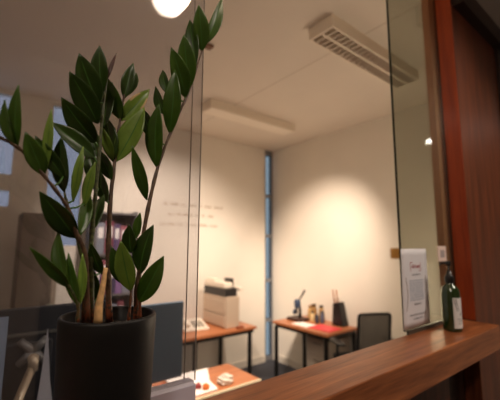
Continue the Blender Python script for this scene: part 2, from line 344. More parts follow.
def stem_mat(name, lo, hi):
    m_ = mat(name, lo, 0.45, noise=0.0); nt = m_.node_tree; b = nt.nodes['Principled BSDF']
    n = nt.nodes.new('ShaderNodeTexNoise'); n.inputs['Scale'].default_value = 190; n.inputs['Detail'].default_value = 3
    tc = nt.nodes.new('ShaderNodeTexCoord'); nt.links.new(tc.outputs['Object'], n.inputs['Vector'])
    sp = nt.nodes.new('ShaderNodeSeparateXYZ'); nt.links.new(tc.outputs['Object'], sp.inputs[0])
    mr = nt.nodes.new('ShaderNodeMapRange'); mr.inputs[1].default_value = 0.222; mr.inputs[2].default_value = 0.27; mr.inputs[3].default_value = 1; mr.inputs[4].default_value = 0
    nt.links.new(sp.outputs['Z'], mr.inputs[0])     # rusty sheath markings grow only near the foot of a stem
    cr = nt.nodes.new('ShaderNodeValToRGB'); cr.color_ramp.elements[0].position = 0.46; cr.color_ramp.elements[1].position = 0.56
    cr.color_ramp.elements[0].color = lin((120, 62, 36)); cr.color_ramp.elements[1].color = lin((40, 30, 20)); nt.links.new(n.outputs['Fac'], cr.inputs[0])
    c2 = nt.nodes.new('ShaderNodeValToRGB'); c2.color_ramp.elements[0].position = 0.4; c2.color_ramp.elements[1].position = 0.62
    c2.color_ramp.elements[0].color = lin(lo); c2.color_ramp.elements[1].color = lin(hi); nt.links.new(n.outputs['Fac'], c2.inputs[0])
    mx = nt.nodes.new('ShaderNodeMix'); mx.data_type = 'RGBA'; nt.links.new(mr.outputs[0], mx.inputs[0]); nt.links.new(c2.outputs[0], mx.inputs[6]); nt.links.new(cr.outputs[0], mx.inputs[7])
    nt.links.new(mx.outputs[2], b.inputs['Base Color']); return m_
SM = [stem_mat('brown_stem', (62, 42, 30), (92, 70, 46)), stem_mat('green_stem', (42, 50, 22), (78, 84, 42))]
def leaf_mat(name, rgb, tl):
    m_ = mat(name, rgb, 0.33, noise=0.18, nscale=55, spec=0.45); nt = m_.node_tree; b = nt.nodes['Principled BSDF']
    t = nt.nodes.new('ShaderNodeBsdfTranslucent'); t.inputs[0].default_value = lin(tl); mx = nt.nodes.new('ShaderNodeMixShader'); mx.inputs[0].default_value = 0.22
    nt.links.new(b.outputs[0], mx.inputs[1]); nt.links.new(t.outputs[0], mx.inputs[2]); nt.links.new(mx.outputs[0], nt.nodes['Material Output'].inputs[0]); return m_
LM = [leaf_mat('leaf_dark', (44, 68, 20), (92, 122, 26)), leaf_mat('leaf_green', (60, 90, 26), (112, 145, 34)), leaf_mat('leaf_light', (108, 136, 52), (150, 175, 56)), leaf_mat('leaf_bud', (84, 62, 58), (90, 70, 50))]
RIB = leaf_mat('leaf_midrib', (72, 112, 48), (100, 150, 50)); DRY = mat('dry_leaf_margin', (176, 150, 104), 0.7)
ORG = Vector((0.177, 0.600, 1.3073))
stem_obs = []
for pts, r0, r1, tone in STEMS:
    c = smoothcurve([Vector(p)-ORG for p in pts], 4); bm = bmesh.new(); n = len(c)
    tube(bm, c, [1.22*r0+(1.22*r1-1.22*r0)*(i/(n-1))**0.8 + 0.0005*math.sin(i*1.9) for i in range(n)], 10)
    stem_obs.append((obj('stem', bm, SM[tone], pot), c))
VIEW = Vector((-0.55, -0.80, 0.18)).normalized(); rl = random.Random(11)
for B, T, W, tone, tw in LEAVES:
    B = Vector(B)-ORG; T = Vector(T)-ORG; ax = T-B; L = ax.length*1.05; ax.normalize()
    nrm = (VIEW-ax*VIEW.dot(ax)).normalized(); nrm = Matrix.Rotation(math.radians(tw+rl.uniform(-8, 8)), 3, ax) @ nrm; side = ax.cross(nrm).normalized()
    W = 1.02*W/max(0.6, math.cos(math.radians(tw))); bend = rl.uniform(0.02, 0.07)*L; sway = rl.uniform(-0.035, 0.035)*L
    us = (-1, -0.72, -0.4, -0.055, 0.055, 0.4, 0.72, 1); bm = bmesh.new(); rows = []; N = 14
    for i in range(N+1):
        t = i/N; hw = 0.5*W*(max(t, 0)**0.85)*(max(1-t, 0)**1.0)/0.278 if 0 < i < N else 0.0006
        hw = max(hw, 0.0009 if i < N else 0.0002)
        cc = B+ax*(L*t)+nrm*(bend*math.sin(math.pi*t))+side*(sway*math.sin(math.pi*t))
        rows.append([bm.verts.new(cc+side*(hw*u)+nrm*(hw*0.30*abs(u)**1.4+0.0004*math.sin(9*t+3*u))) for u in us])
    for i in range(N):
        for k in range(7):
            f = bm.faces.new((rows[i][k], rows[i][k+1], rows[i+1][k+1], rows[i+1][k])); f.smooth = True
            f.material_index = 1 if (k == 3 and tone != 3 and i < N-2) else 0
            if tone == 2 and W > 0.024 and k in (0, 6) and i in (7, 8, 9, 10) and B.z > 0.5: f.material_index = 2
    # petiole joins its stem at the nearest point
    so, sc = min(stem_obs, key=lambda s: min((q-B).length for q in s[1])); q = min(sc, key=lambda v: (v-B).length)
    tube(bm, [q, (q+B)/2, B+ax*0.004], [0.0013, 0.0012, 0.0009], 6, 1 if tone != 3 else 0)
    o = obj('leaf', bm, [LM[tone], RIB, DRY], so)
    md = o.modifiers.new('thickness', 'SOLIDIFY'); md.thickness = 0.0006; md.offset = 0
bm = bmesh.new(); c = smoothcurve([Vector(p)-ORG for p in SHEATH], 4); n = len(c)
tube(bm, c, [0.0068-0.0036*(i/(n-1)) for i in range(n)], 10); o = obj('cut_stem', bm, mat('tan_dry_sheath', (206, 164, 112), 0.6, noise=0.25, nscale=120), pot); o['label'] = 'tan dried cut stem stub'

# ------------------------------------------------------------ soap bottle
bo = thing('soap_bottle', 'dark green pump bottle with a white label on the counter against the glass', 'bottle', (1.553, 0.620, 1.3073)); bo.scale = (0.93, 0.93, 1.08)
BG = mat('dark_green_bottle_glass', (28, 52, 20), 0.07, spec=0.7, noise=0.02, coat=0.5)
BK = mat('black_plastic', (18, 18, 20), 0.3)
bm = bmesh.new(); lathe(bm, [(0, 0), (0.034, 0), (0.0375, 0.004), (0.038, 0.012), (0.038, 0.138), (0.0365, 0.149), (0.031, 0.160), (0.022, 0.168), (0.0150, 0.174), (0.0138, 0.182), (0.0138, 0.190), (0, 0.190)], n=48); obj('bottle_body', bm, BG, bo)
bm = bmesh.new(); lathe(bm, [(0.0142, 0.176), (0.0185, 0.177), (0.0190, 0.180), (0.0190, 0.200), (0.0175, 0.204), (0.0115, 0.208), (0.0105, 0.222), (0, 0.222)], n=32)
pc = obj('pump_collar', bm, BK, bo)
bm = bmesh.new(); lathe(bm, [(0.0050, 0.222), (0.0050, 0.245), (0, 0.245)], n=16); lathe(bm, [(0, 0.243), (0.0105, 0.243), (0.0115, 0.247), (0.0110, 0.257), (0.008, 0.260), (0, 0.260)], n=24)
vd = Vector((-0.786, 0.618, 0)); tube(bm, [Vector((0, 0, 0.252)), vd*0.022+Vector((0, 0, 0.2525)), vd*0.034+Vector((0, 0, 0.249)), vd*0.038+Vector((0, 0, 0.243))], [0.005, 0.0042, 0.0036, 0.003], 10); obj('pump_head', bm, BK, bo)
def cylpatch(bm, pts, r, mi=0):
    """polygon given as (angle degrees, height) laid on a cylinder, with a little thickness"""
    a = [bm.verts.new((r*math.cos(math.radians(q)), r*math.sin(math.radians(q)), z)) for q, z in pts]
    f = bm.faces.new(a); f.material_index = mi
bm = bmesh.new(); A0, A1 = 212, 296
for k in range(24): cylpatch(bm, [(A0+(A1-A0)*k/24, 0.014), (A0+(A1-A0)*(k+1)/24, 0.014), (A0+(A1-A0)*(k+1)/24, 0.124), (A0+(A1-A0)*k/24, 0.124)], 0.0384)
lb = obj('label', bm, mat('white_label_paper', (226, 224, 224), 0.6), bo)
bm = bmesh.new()
for a, b in ((218, 234), (230, 246)):      # two dark diagonal strokes across the top of the label
    for k in range(8):
        t0, t1 = k/8, (k+1)/8; q = lambda t: a+(b-a)*t; z = lambda t: 0.121-0.045*t
        cylpatch(bm, [(q(t0), z(t0)), (q(t0)+3.4, z(t0)), (q(t1)+3.4, z(t1)), (q(t1), z(t1))], 0.0386)
cylpatch(bm, [(259+3.6*math.cos(t)*(0.55 if math.sin(t) > 0.3 else 1), 0.066+0.0085*math.sin(t)) for t in [i*2*math.pi/14 for i in range(14)]], 0.0386)
for z, a, b in ((0.046, 236, 274), (0.039, 242, 268), (0.030, 238, 260)):
    q = a
    while q < b: cylpatch(bm, [(q, z), (q+2.0, z), (q+2.0, z+0.0028), (q, z+0.0028)], 0.0386); q += 3.2
o = obj('label_print', bm, mat('dark_label_ink', (40, 40, 44), 0.6), lb)

# ------------------------------------------------------------ notice taped to the right glass
no = thing('paper_notice', 'white printed paper notice taped to the right glass panel', 'notice', (1.426, 0.6975, 1.3255))
bm = bmesh.new(); NX, NZ = 8, 12; vs = [[bm.verts.new((-0.113+0.215*i/NX+0.012*(1-k/NZ)*0 + (-0.006*(1-k/NZ) if i == 0 else 0), -0.0006-0.0030*math.sin(math.pi*i/NX)*(0.4+0.6*k/NZ), 0.001+0.312*k/NZ)) for i in range(NX+1)] for k in range(NZ+1)]
for k in range(NZ):
    for i in range(NX): f = bm.faces.new((vs[k][i], vs[k][i+1], vs[k+1][i+1], vs[k+1][i])); f.smooth = True
sh = obj('sheet', bm, mat('white_paper', (222, 222, 228), 0.7), no); md = sh.modifiers.new('thickness', 'SOLIDIFY'); md.thickness = 0.0004
def ink(bm, x0, x1, z0, z1, mi=0):
    y = lambda x: -0.0012-0.0030*math.sin(math.pi*min(1, max(0, (x+0.113)/0.215)))
    f = bm.faces.new([bm.verts.new((x, y(x), z)) for x, z in ((x0, z0), (x1, z0), (x1, z1), (x0, z1))]); f.material_index = mi
bm = bmesh.new(); ri = random.Random(5)
def wordline(x0, x1, z, h, mi):
    x = x0
    while x < x1-0.004:
        wd = ri.uniform(0.008, 0.022); xx = x
        while xx < min(x+wd, x1): ink(bm, xx, xx+0.0022, z, z+h*ri.uniform(0.7, 1.2), mi); xx += 0.0034
        x += wd+0.005
ink(bm, -0.05, -0.047, 0.222, 0.258, 1); ink(bm, -0.05, -0.03, 0.256, 0.2585, 1); ink(bm, 0.035, 0.038, 0.222, 0.258, 1); ink(bm, 0.02, 0.038, 0.2215, 0.224, 1)
wordline(-0.036, 0.030, 0.234, 0.013, 1); wordline(-0.038, 0.028, 0.205, 0.006, 0)
for k in range(9): wordline(-0.062, 0.052, 0.182-0.0095*k, 0.0048, 2)
wordline(-0.032, 0.026, 0.088, 0.007, 0); wordline(-0.07, 0.062, 0.048, 0.006, 0); wordline(-0.045, 0.038, 0.033, 0.006, 0)
for s in (-1, 1):
    for k in range(14):
        t0 = k/14; cx = -0.005+s*(0.086-0.012*math.sin(math.pi*t0)); ink(bm, cx-0.0015, cx+0.0015, 0.07+0.13*t0, 0.07+0.13*(t0+1/14), 3)
obj('print', bm, [mat('grey_ink', (110, 110, 120), 0.7), mat('red_ink', (168, 84, 92), 0.7), mat('blue_ink', (140, 158, 178), 0.7), mat('brown_ink', (120, 92, 84), 0.7)], sh)

# ------------------------------------------------------------ ceiling lamps
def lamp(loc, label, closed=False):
    t = thing('ceiling_lamp', label, 'ceiling light', loc, 0, None)
    WH = mat('lamp_housing_enamel', (232, 220, 202), 0.5)
    bm = bmesh.new(); box(bm, (-0.6, -0.1, -0.010), (0.6, 0.1, 0)); 
    for a, b in (((-0.6, -0.1, -0.088), (0.6, -0.088, -0.010)), ((-0.6, 0.088, -0.088), (0.6, 0.1, -0.010)), ((-0.6, -0.088, -0.088), (-0.585, 0.088, -0.010)), ((0.585, -0.088, -0.088), (0.6, 0.088, -0.010)), ((-0.585, -0.008, -0.088), (0.585, 0.008, -0.03))): box(bm, a, b)
    obj('housing', bm, WH, t)
    RF = mat('louvre_metal', (232, 220, 204), 0.4); DK = mat('lamp_tube_white', (150, 134, 128), 0.4)
    bx('inner_tray', (-0.584, -0.087, -0.013), (0.584, 0.087, -0.0105), mat('dark_inner_tray', (70, 62, 56), 0.5), t)  # dark plate paints in the unlit depth of the louvre cells
    for s in (-1, 1):
        bm = bmesh.new()
        for k in range(1, 22):
            x = -0.585+1.17*k/22; box(bm, (x-0.004, min(s*.008, s*.088), -0.086), (x+0.004, max(s*.008, s*.088), -0.050))
        box(bm, (-0.585, s*0.048-0.0015, -0.058), (0.585, s*0.048+0.0015, -0.052)); obj('louvre', bm, RF, t)
        bm = bmesh.new(); tube(bm, [(-0.575, s*0.048, -0.034), (0.575, s*0.048, -0.034)], 0.008, 12); obj('lamp_tube', bm, DK, t)
    if closed: bx('diffuser', (-0.584, -0.087, -0.092), (0.584, 0.087, -0.0865), mat('prismatic_diffuser', (240, 230, 214), 0.5), t, 0.001)
    return t
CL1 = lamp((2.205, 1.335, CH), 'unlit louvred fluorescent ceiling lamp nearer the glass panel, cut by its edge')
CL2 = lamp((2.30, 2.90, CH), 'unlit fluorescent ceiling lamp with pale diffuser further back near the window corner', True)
CL1.scale = (0.95, 1, 1)
sd = tag(bx('smoke_detector', (1.17, 2.0, CH-0.025), (1.23, 2.06, CH), mat('brown_detector', (120, 88, 66), 0.6), None, 0.01), 'small brownish fitting on the ceiling beside the plant top', 'ceiling fitting')

# ------------------------------------------------------------ desks along the walls
def desk(loc, lx, ly, label, legs):
    t = thing('desk', label, 'desk', loc)
    bx('desktop', (-lx/2, -ly/2, 0.692), (lx/2, ly/2, 0.72), M['desk'], t, 0.002)
    bm = bmesh.new()
    ex, ey = lx/2-0.03, ly/2-0.03
    for a, b in (((-ex, -ey-.012, .655), (ex, -ey+.012, .69)), ((-ex, ey-.012, .655), (ex, ey+.012, .69)), ((-ex-.012, -ey+.012, .655), (-ex+.012, ey-.012, .69)), ((ex-.012, -ey+.012, .655), (ex+.012, ey-.012, .69))): box(bm, a, b)
    obj('underframe', bm, M['black_metal'], t)
    for x, y in legs: bx('leg', (x-0.018, y-0.018, 0), (x+0.018, y+0.018, 0.656), M['black_metal'], t, 0.003)
    return t
desk((3.205, 2.83, 0), 0.56, 0.84, 'orange-brown desk with black legs against the right wall by the office chair', ((-.25, -.39), (.25, -.39), (-.25, .385), (.25, .385))  )
desk((2.04, 3.50, 0), 1.10, 0.70, 'orange-brown desk with black legs under the printer at the far wall', ((-.50, -.32), (.47, -.32), (-.24, -.32), (-.50, .32), (.50, .32)))
rd = thing('reception_desk', 'orange-brown low desk just behind the counter, strewn with white papers', 'desk', (0.72, 2.13, 0))
bx('desktop', (-0.9, -0.20, 0.695), (0.9, 0.20, 0.72), M['desk'], rd, 0.002); bx('edge_band', (-0.9, -0.212, 0.695), (0.9, -0.2, 0.722), mat('cream_edge_band', (244, 232, 200), 0.5), rd)['label'] = 'pale cream front edge'
for x in (-0.86, 0.80): bx('leg', (x, -0.17, 0), (x+0.04, -0.13, 0.695), M['black_metal'], rd); bx('leg', (x, 0.14, 0), (x+0.04, 0.18, 0.695), M['black_metal'], rd)

# drawer unit under the right desk
pd = thing('drawer_unit', 'light grey drawer pedestal under the right desk', 'drawer unit', (3.265, 2.70, 0))
GR = mat('light_grey_laminate', (196, 184, 168), 0.5); bx('carcass', (-0.14, -0.18, 0.03), (0.22, 0.16, 0.60), GR, pd, 0.003)
for k in range(3):
    d = bx('drawer', (-0.155, -0.175, 0.04+0.186*k), (-0.14, 0.155, 0.218+0.186*k), GR, pd, 0.002)
    bm = bmesh.new(); tube(bm, [(-0.006, -0.05, 0.13), (-0.022, -0.05, 0.13), (-0.022, 0.05, 0.13), (-0.006, 0.05, 0.13)], 0.004, 8); obj('handle', bm, M['dark_track'], d)
for x in (-0.11, 0.19):
    for y in (-0.15, 0.13):
        bm = bmesh.new(); tube(bm, [(x, y, 0), (x, y, 0.03)], 0.015, 10); obj('foot', bm, BK, pd)

# ------------------------------------------------------------ things on the right desk
DZ = 0.7203
lp = thing('desk_microscope', 'dark blue and black upright device with a tilted lever at the far desk corner', 'device', (3.20, 3.08, DZ)); lp.scale = (1.2, 1.2, 1.12)
DB = mat('dark_blue_enamel', (44, 62, 88), 0.35); bx('base', (-0.07, -0.09, 0), (0.08, 0.10, 0.03), mat('dark_brown_base', (58, 36, 28), 0.5), lp, 0.006)
bm = bmesh.new(); tube(bm, [(0.03, 0, 0.03), (0.035, 0, 0.10), (0.02, 0.0, 0.17)], [0.018, 0.014, 0.016], 12); obj('column', bm, BK, lp)
bm = bmesh.new(); lathe(bm, [(0, 0), (0.03, 0.004), (0.034, 0.02), (0.034, 0.075), (0.026, 0.09), (0, 0.094)], (-0.005, 0, 0.135), 20); obj('head', bm, DB, lp)
bm = bmesh.new(); lathe(bm, [(0, 0), (0.012, 0), (0.012, 0.06), (0, 0.06)], (-0.02, 0.0, 0.078), 14); obj('lens', bm, BK, lp)
bm = bmesh.new(); tube(bm, [(0.0, -0.01, 0.21), (0.015, -0.045, 0.27), (0.03, -0.075, 0.335)], [0.008, 0.009, 0.013], 10); obj('lever', bm, BK, lp)
bm = bmesh.new(); lathe(bm, [(0.0, 0), (0.03, 0), (0.03, 0.008), (0, 0.008)], (0, 0, 0), 18); obj('knob', bm, DB, lp, (-0.01, 0.035, 0.09)).rotation_euler = (math.pi/2, 0, 0)
def jar(loc, r, h, rgb, lid, label, cat='jar', name='jar'):
    t = thing(name, label, cat, loc)
    bm = bmesh.new(); lathe(bm, [(0, 0), (r*0.94, 0), (r, 0.006), (r, h*0.72), (r*0.72, h*0.82), (r*0.66, h*0.86), (0, h*0.86)], n=20); obj('body', bm, mat('jar_'+label.split()[0], rgb, 0.35), t)
    bm = bmesh.new(); lathe(bm, [(0, h*0.85), (r*0.78, h*0.85), (r*0.78, h*0.985), (r*0.7, h), (0, h)], n=20); obj('lid', bm, mat('lid_'+label.split()[0], lid, 0.4), t)
jar((3.38, 3.03, DZ), 0.034, 0.17, (196, 158, 100), (150, 112, 66), 'amber tinted jar standing next to the dark blue device')
jar((3.36, 2.955, DZ), 0.036, 0.20, (150, 112, 62), (90, 66, 40), 'brown glass jar in the middle of the desk group')
jar((3.30, 2.93, DZ), 0.026, 0.12, (214, 190, 144), (60, 50, 44), 'cream small jar in front of the brown jar')
jar((3.40, 2.87, DZ), 0.032, 0.19, (176, 140, 88), (44, 40, 40), 'ochre jar with dark lid nearest the black file')
jar((3.33, 2.80, DZ), 0.026, 0.14, (86, 92, 112), (50, 54, 70), 'bluish grey bottle in front of the black file', 'bottle', 'small_bottle')
jar((3.27, 2.83, DZ), 0.024, 0.10, (60, 62, 72), (40, 42, 52), 'charcoal small pot before the bluish bottle', 'jar')
fl = thing('file_box', 'black upright file box holding two wooden sticks beside the right wall', 'file box', (3.40, 2.59, DZ), 0)
bm = bmesh.new()
prof = [(-0.075, 0), (0.075, 0), (0.055, 0.25), (-0.02, 0.27)]
def wall_quad(bm, p, q, th=0.004):
    (y0, z0), (y1, z1) = p, q
    a = [bm.verts.new((x, y, z)) for x, y, z in ((-0.05, y0, z0), (0.05, y0, z0), (0.05, y1, z1), (-0.05, y1, z1))]; bm.faces.new(a)
for x in (-0.05, 0.05): bm.faces.new([bm.verts.new((x, y, z)) for y, z in prof])
wall_quad(bm, prof[0], prof[1]); wall_quad(bm, prof[1], prof[2]); wall_quad(bm, prof[3], prof[0])
fb = obj('box_shell', bm, BK, fl); fb.modifiers.new('thickness', 'SOLIDIFY').thickness = 0.004
for y, dy in ((0.045, 0.05), (0.0, 0.045)):
    bm = bmesh.new(); tube(bm, [(0, y-0.01, 0.02), (0.0, y+dy*0.7, 0.28), (0.0, y+dy, 0.40)], [0.006, 0.007, 0.009], 10); obj('stick', bm, mat('brown_stick', (150, 96, 62), 0.5), fl)
tag(bx('paper_sheet', (3.0, 2.76, DZ), (3.17, 3.0, DZ+0.004), mat('bright_paper', (244, 240, 236), 0.7)), 'white sheet of paper on the right desk beside the red folder', 'paper')
tag(bx('folder', (3.02, 2.45, DZ), (3.25, 2.74, DZ+0.008), mat('coral_folder', (226, 70, 78), 0.5)), 'flat coral red folder at the near end of the right desk', 'folder')

# ------------------------------------------------------------ office chair
oc = thing('office_chair', 'black office chair with grey mesh back beside the right desk', 'office chair', (3.035, 1.91, 0), math.radians(-28))
def rrect(w_, h_, r, n=5):
    out = []
    for cx, cz, a0 in ((w_-r, h_-r, 0), (-w_+r, h_-r, 90), (-w_+r, -h_+r, 180), (w_-r, -h_+r, 270)):
        for k in range(n+1): a = math.radians(a0+90*k/n); out.append((cx+r*math.cos(a), cz+r*math.sin(a)))
    return out
def bk(x, z): return (x, -0.04*math.cos(x*5)+0.04-0.13*(z), z+0.825)
loop = [Vector(bk(x, z)) for x, z in rrect(0.165, 0.175, 0.03)]
bm = bmesh.new(); tube(bm, loop+[loop[0]], 0.014, 8, cap=False); obj('back_frame', bm, BK, oc)
bm = bmesh.new(); G = 16; vs = [[bm.verts.new(bk(-0.162+0.324*i/G, -0.172+0.344*k/G)) for i in range(G+1)] for k in range(G+1)]
for k in range(G):
    for i in range(G): bm.faces.new((vs[k][i], vs[k][i+1], vs[k+1][i+1], vs[k+1][i])).smooth = True
mesh = mat('grey_mesh_fabric', (70, 66, 60), 0.8); nt = mesh.node_tree; b = nt.nodes['Principled BSDF']; tcn = nt.nodes.new('ShaderNodeTexCoord'); ck = nt.nodes.new('ShaderNodeTexChecker'); ck.inputs['Scale'].default_value = 260
nt.links.new(tcn.outputs['Object'], ck.inputs['Vector']); mr = nt.nodes.new('ShaderNodeMapRange'); mr.inputs[3].default_value = 0.55; nt.links.new(ck.outputs['Fac'], mr.inputs[0]); nt.links.new(mr.outputs[0], b.inputs['Alpha'])
o = obj('backrest', bm, mesh, oc); o['label'] = 'see-through grey mesh'; o.modifiers.new('thickness', 'SOLIDIFY').thickness = 0.002
bm = bmesh.new(); box(bm, (-0.22, 0.06, 0.45), (0.22, 0.50, 0.51), 0, 0.025, 3); obj('seat', bm, mat('black_fabric', (26, 26, 28), 0.9), oc)
bm = bmesh.new(); tube(bm, [(0, 0.04, 0.66), (0, 0.0, 0.58), (0, 0.05, 0.46), (0, 0.20, 0.435)], 0.02, 10); obj('back_support', bm, BK, oc)
for s in (-1, 1):
    bm = bmesh.new(); tube(bm, [(s*0.22, 0.26, 0.46), (s*0.275, 0.26, 0.47), (s*0.285, 0.22, 0.68)], 0.014, 10); box(bm, (s*0.285-0.035, 0.10, 0.68), (s*0.285+0.035, 0.34, 0.71), 0, 0.01, 2); obj('armrest', bm, BK, oc)
bm = bmesh.new(); tube(bm, [(0, 0.25, 0.10), (0, 0.25, 0.45)], [0.03, 0.022], 12); obj('gas_column', bm, BK, oc)
for k in range(5):
    a = k*2*math.pi/5+0.3; bm = bmesh.new(); e = (0.29*math.cos(a), 0.25+0.29*math.sin(a))
    tube(bm, [(0, 0.25, 0.11), (e[0]*0.6, 0.25+(e[1]-0.25)*0.6, 0.10), (e[0], e[1], 0.075)], [0.022, 0.018, 0.013], 8); lg = obj('base_arm', bm, BK, oc)
    bm = bmesh.new(); tube(bm, [(e[0]-0.018*math.sin(a), e[1]+0.018*math.cos(a), 0.03), (e[0]+0.018*math.sin(a), e[1]-0.018*math.cos(a), 0.03)], 0.029, 14); tube(bm, [(e[0], e[1], 0.05), (e[0], e[1], 0.08)], 0.008, 6); obj('caster', bm, BK, lg)

# ------------------------------------------------------------ printer on the left desk
pn = thing('printer', 'tall beige office printer with a black middle band on the far desk', 'printer', (2.345, 3.52, DZ))
PB = mat('beige_plastic', (190, 172, 152), 0.5); PW = mat('offwhite_plastic', (232, 222, 206), 0.45); PK = mat('charcoal_plastic', (36, 34, 34), 0.4)
bx('cabinet', (-0.125, -0.28, 0), (0.06, 0.22, 0.345), PB, pn, 0.008)
bx('paper_tray', (-0.137, -0.26, 0.02), (-0.125, 0.20, 0.14), PB, pn, 0.003); bx('paper_tray', (-0.137, -0.26, 0.155), (-0.125, 0.20, 0.30), PB, pn, 0.003)
bx('output_slot', (-0.125, -0.27, 0.345), (0.03, 0.21, 0.435), PK, pn, 0.004); bx('side_cover', (0.032, -0.20, 0.345), (0.06, 0.21, 0.42), PW, pn, 0.005)
bx('scanner_lid', (-0.125, -0.24, 0.435), (-0.01, 0.21, 0.50), PW, pn, 0.012); bx('document_feeder', (-0.11, 0.0, 0.50), (-0.02, 0.19, 0.525), PW, pn, 0.012)
bx('hinge', (-0.008, -0.20, 0.435), (0.032, -0.06, 0.54), PK, pn, 0.005); bx('control_panel', (0.032, -0.32, 0.405), (0.09, -0.21, 0.445), PW, pn, 0.005)
tag(bx('stapler', (2.33, 3.165, DZ), (2.42, 3.205, DZ+0.025), mat('rust_plastic', (140, 74, 46), 0.5), None, 0.006), 'small rust brown block in front of the printer', 'stapler')
ph = thing('desk_telephone', 'cream desk telephone left of the printer, seen by the pane edge', 'telephone', (1.95, 3.49, DZ), math.radians(-8))
bm = bmesh.new(); vs = [bm.verts.new(c) for c in ((-.14, -.13, 0), (.14, -.13, 0), (.14, .13, 0), (-.14, .13, 0), (-.14, -.13, .02), (.14, -.13, .02), (.14, .13, .08), (-.14, .13, .08))]
for f in ((0, 1, 2, 3), (4, 5, 6, 7), (0, 1, 5, 4), (1, 2, 6, 5), (2, 3, 7, 6), (3, 0, 4, 7)): bm.faces.new([vs[i] for i in f])
bmesh.ops.bevel(bm, geom=list(bm.edges), offset=0.006, segments=2, affect='EDGES'); obj('base', bm, PW, ph)
bm = bmesh.new(); tube(bm, [(-0.10, -0.10, 0.055), (-0.10, -0.06, 0.075), (-0.10, 0.06, 0.10), (-0.10, 0.10, 0.10)], [0.024, 0.016, 0.016, 0.024], 10); obj('handset', bm, PW, ph)
bm = bmesh.new()
for i in range(3):
    for k in range(4): box(bm, (-0.02+0.045*i, -0.09+0.04*k, 0.03+0.0092*k), (0.01+0.045*i, -0.065+0.04*k, 0.043+0.0092*k))
obj('keypad', bm, mat('grey_keys', (150, 144, 134), 0.5), ph)

# socket boxes on the right wall
def plate(name, loc, rgb, label, metal=0):
    t = thing(name, label, 'wall switch', loc); mm = mat('plate_'+label.split()[0], rgb, 0.35, metal)
    bx('plate', (-0.010, -0.05, -0.055), (0, 0.05, 0.055), mm, t, 0.003); bx('rocker', (-0.015, -0.022, -0.03), (-0.010, 0.022, 0.03), mm, t, 0.002)
plate('wall_switch', (3.4995, 1.92, 1.57), (170, 128, 66), 'brass wall switch beside the left edge of the glass panel', 0.6)
sg = thing('window_sticker', 'small square white plate with a grey centre on the glass above the bottle', 'sign', (1.690, 0.7015, 1.580))
bx('plate', (-0.042, -0.005, 0), (0.042, 0, 0.070), mat('white_plate', (236, 214, 204), 0.5), sg, 0.0015)
bx('centre', (-0.022, -0.0058, 0.018), (0.022, -0.0052, 0.052), mat('grey_plate_centre', (170, 158, 158), 0.5), sg)

# faint lettering in three lines on the far wall (illegible from here)
bm = bmesh.new(); rt_ = random.Random(21)
for z0, xa, xb in ((2.135, 1.70, 2.56), (2.01, 1.77, 2.42), (1.885, 1.67, 2.49)):
    x = xa
    while x < xb-0.03:
        n = rt_.randint(2, 7)
        for k in range(n):
            if x > xb: break
            h = rt_.choice((0.028, 0.028, 0.042)); box(bm, (x, 3.8665, z0), (x+0.005, 3.8695, z0+h))
            if rt_.random() < 0.7: box(bm, (x+0.005, 3.8665, z0+0.023), (x+0.016, 3.8695, z0+0.028)); box(bm, (x+0.011, 3.8665, z0), (x+0.016, 3.8695, z0+0.023))
            else: box(bm, (x+0.005, 3.8665, z0), (x+0.016, 3.8695, z0+0.005))
            x += 0.024
        x += 0.03
tag(obj('wall_lettering', bm, mat('grey_vinyl_letters', (186, 170, 150), 0.7)), 'three faint lines of small grey lettering on the far wall', 'lettering')

# ------------------------------------------------------------ reception desk things
def crumple(name, loc, r, rgb, label, cat, seed, sq=(1, 1, 1)):
    bm = bmesh.new(); bmesh.ops.create_icosphere(bm, subdivisions=3, radius=r); q = random.Random(seed)
    ph_ = [q.uniform(0, 6) for _ in range(6)]
    for v in bm.verts:
        d = v.co.normalized(); s = 1+0.16*math.sin(5*d.x+ph_[0])*math.sin(6*d.y+ph_[1])+0.12*math.sin(9*d.z+ph_[2]+4*d.x)
        v.co = Vector((v.co.x*s*sq[0], v.co.y*s*sq[1], max(v.co.z*s*sq[2], -r*0.55*sq[2])))
    z = min(v.co.z for v in bm.verts)
    for v in bm.verts: v.co.z -= z
    return tag(obj(name, bm, mat(name+'_'+str(seed), rgb, 0.75), None, loc), label, cat)
RD = 0.7203
bm = bmesh.new(); vs = [bm.verts.new(c) for c in ((1.07, 1.945, 0), (1.28, 1.95, 0), (1.31, 2.10, 0), (1.42, 2.31, 0), (1.07, 2.32, 0))]; f = bm.faces.new(vs)
e = bmesh.ops.extrude_face_region(bm, geom=[f]); bmesh.ops.translate(bm, verts=[v for v in e['geom'] if isinstance(v, bmesh.types.BMVert)], vec=(0, 0, 0.012))
tag(obj('paper_stack', bm, mat('stack_paper', (250, 246, 244), 0.7), None, (0, 0, RD)), 'spread of white papers on the low desk beyond the pane edges', 'paper')
crumple('crumpled_tissue', (1.385, 2.02, RD), 0.045, (226, 218, 206), 'off-white crumpled tissue on the low desk just above the counter edge', 'tissue', 2, (1.2, 1, 0.8))
crumple('sweet', (1.215, 1.99, RD+0.0125), 0.022, (226, 128, 60), 'small orange wrapped sweet lying on the white papers', 'sweet', 4)
crumple('sweet', (1.18, 2.03, RD+0.0125), 0.02, (150, 60, 60), 'small dark red wrapped sweet behind the orange one', 'sweet', 5)
for k, (x, rgb, lab) in enumerate(((0.80, (190, 60, 54), 'red booklet lying below the right monitor'), (0.91, (240, 236, 230), 'white booklet between two red ones below the right monitor'), (1.00, (200, 96, 70), 'orange-red booklet nearest the pane edges below the monitor'))):
    tag(bx('booklet', (x-0.045, 1.96, RD), (x+0.045, 2.24, RD+0.012), mat('booklet_cover_%d' % k, rgb, 0.5)), lab, 'booklet', None)

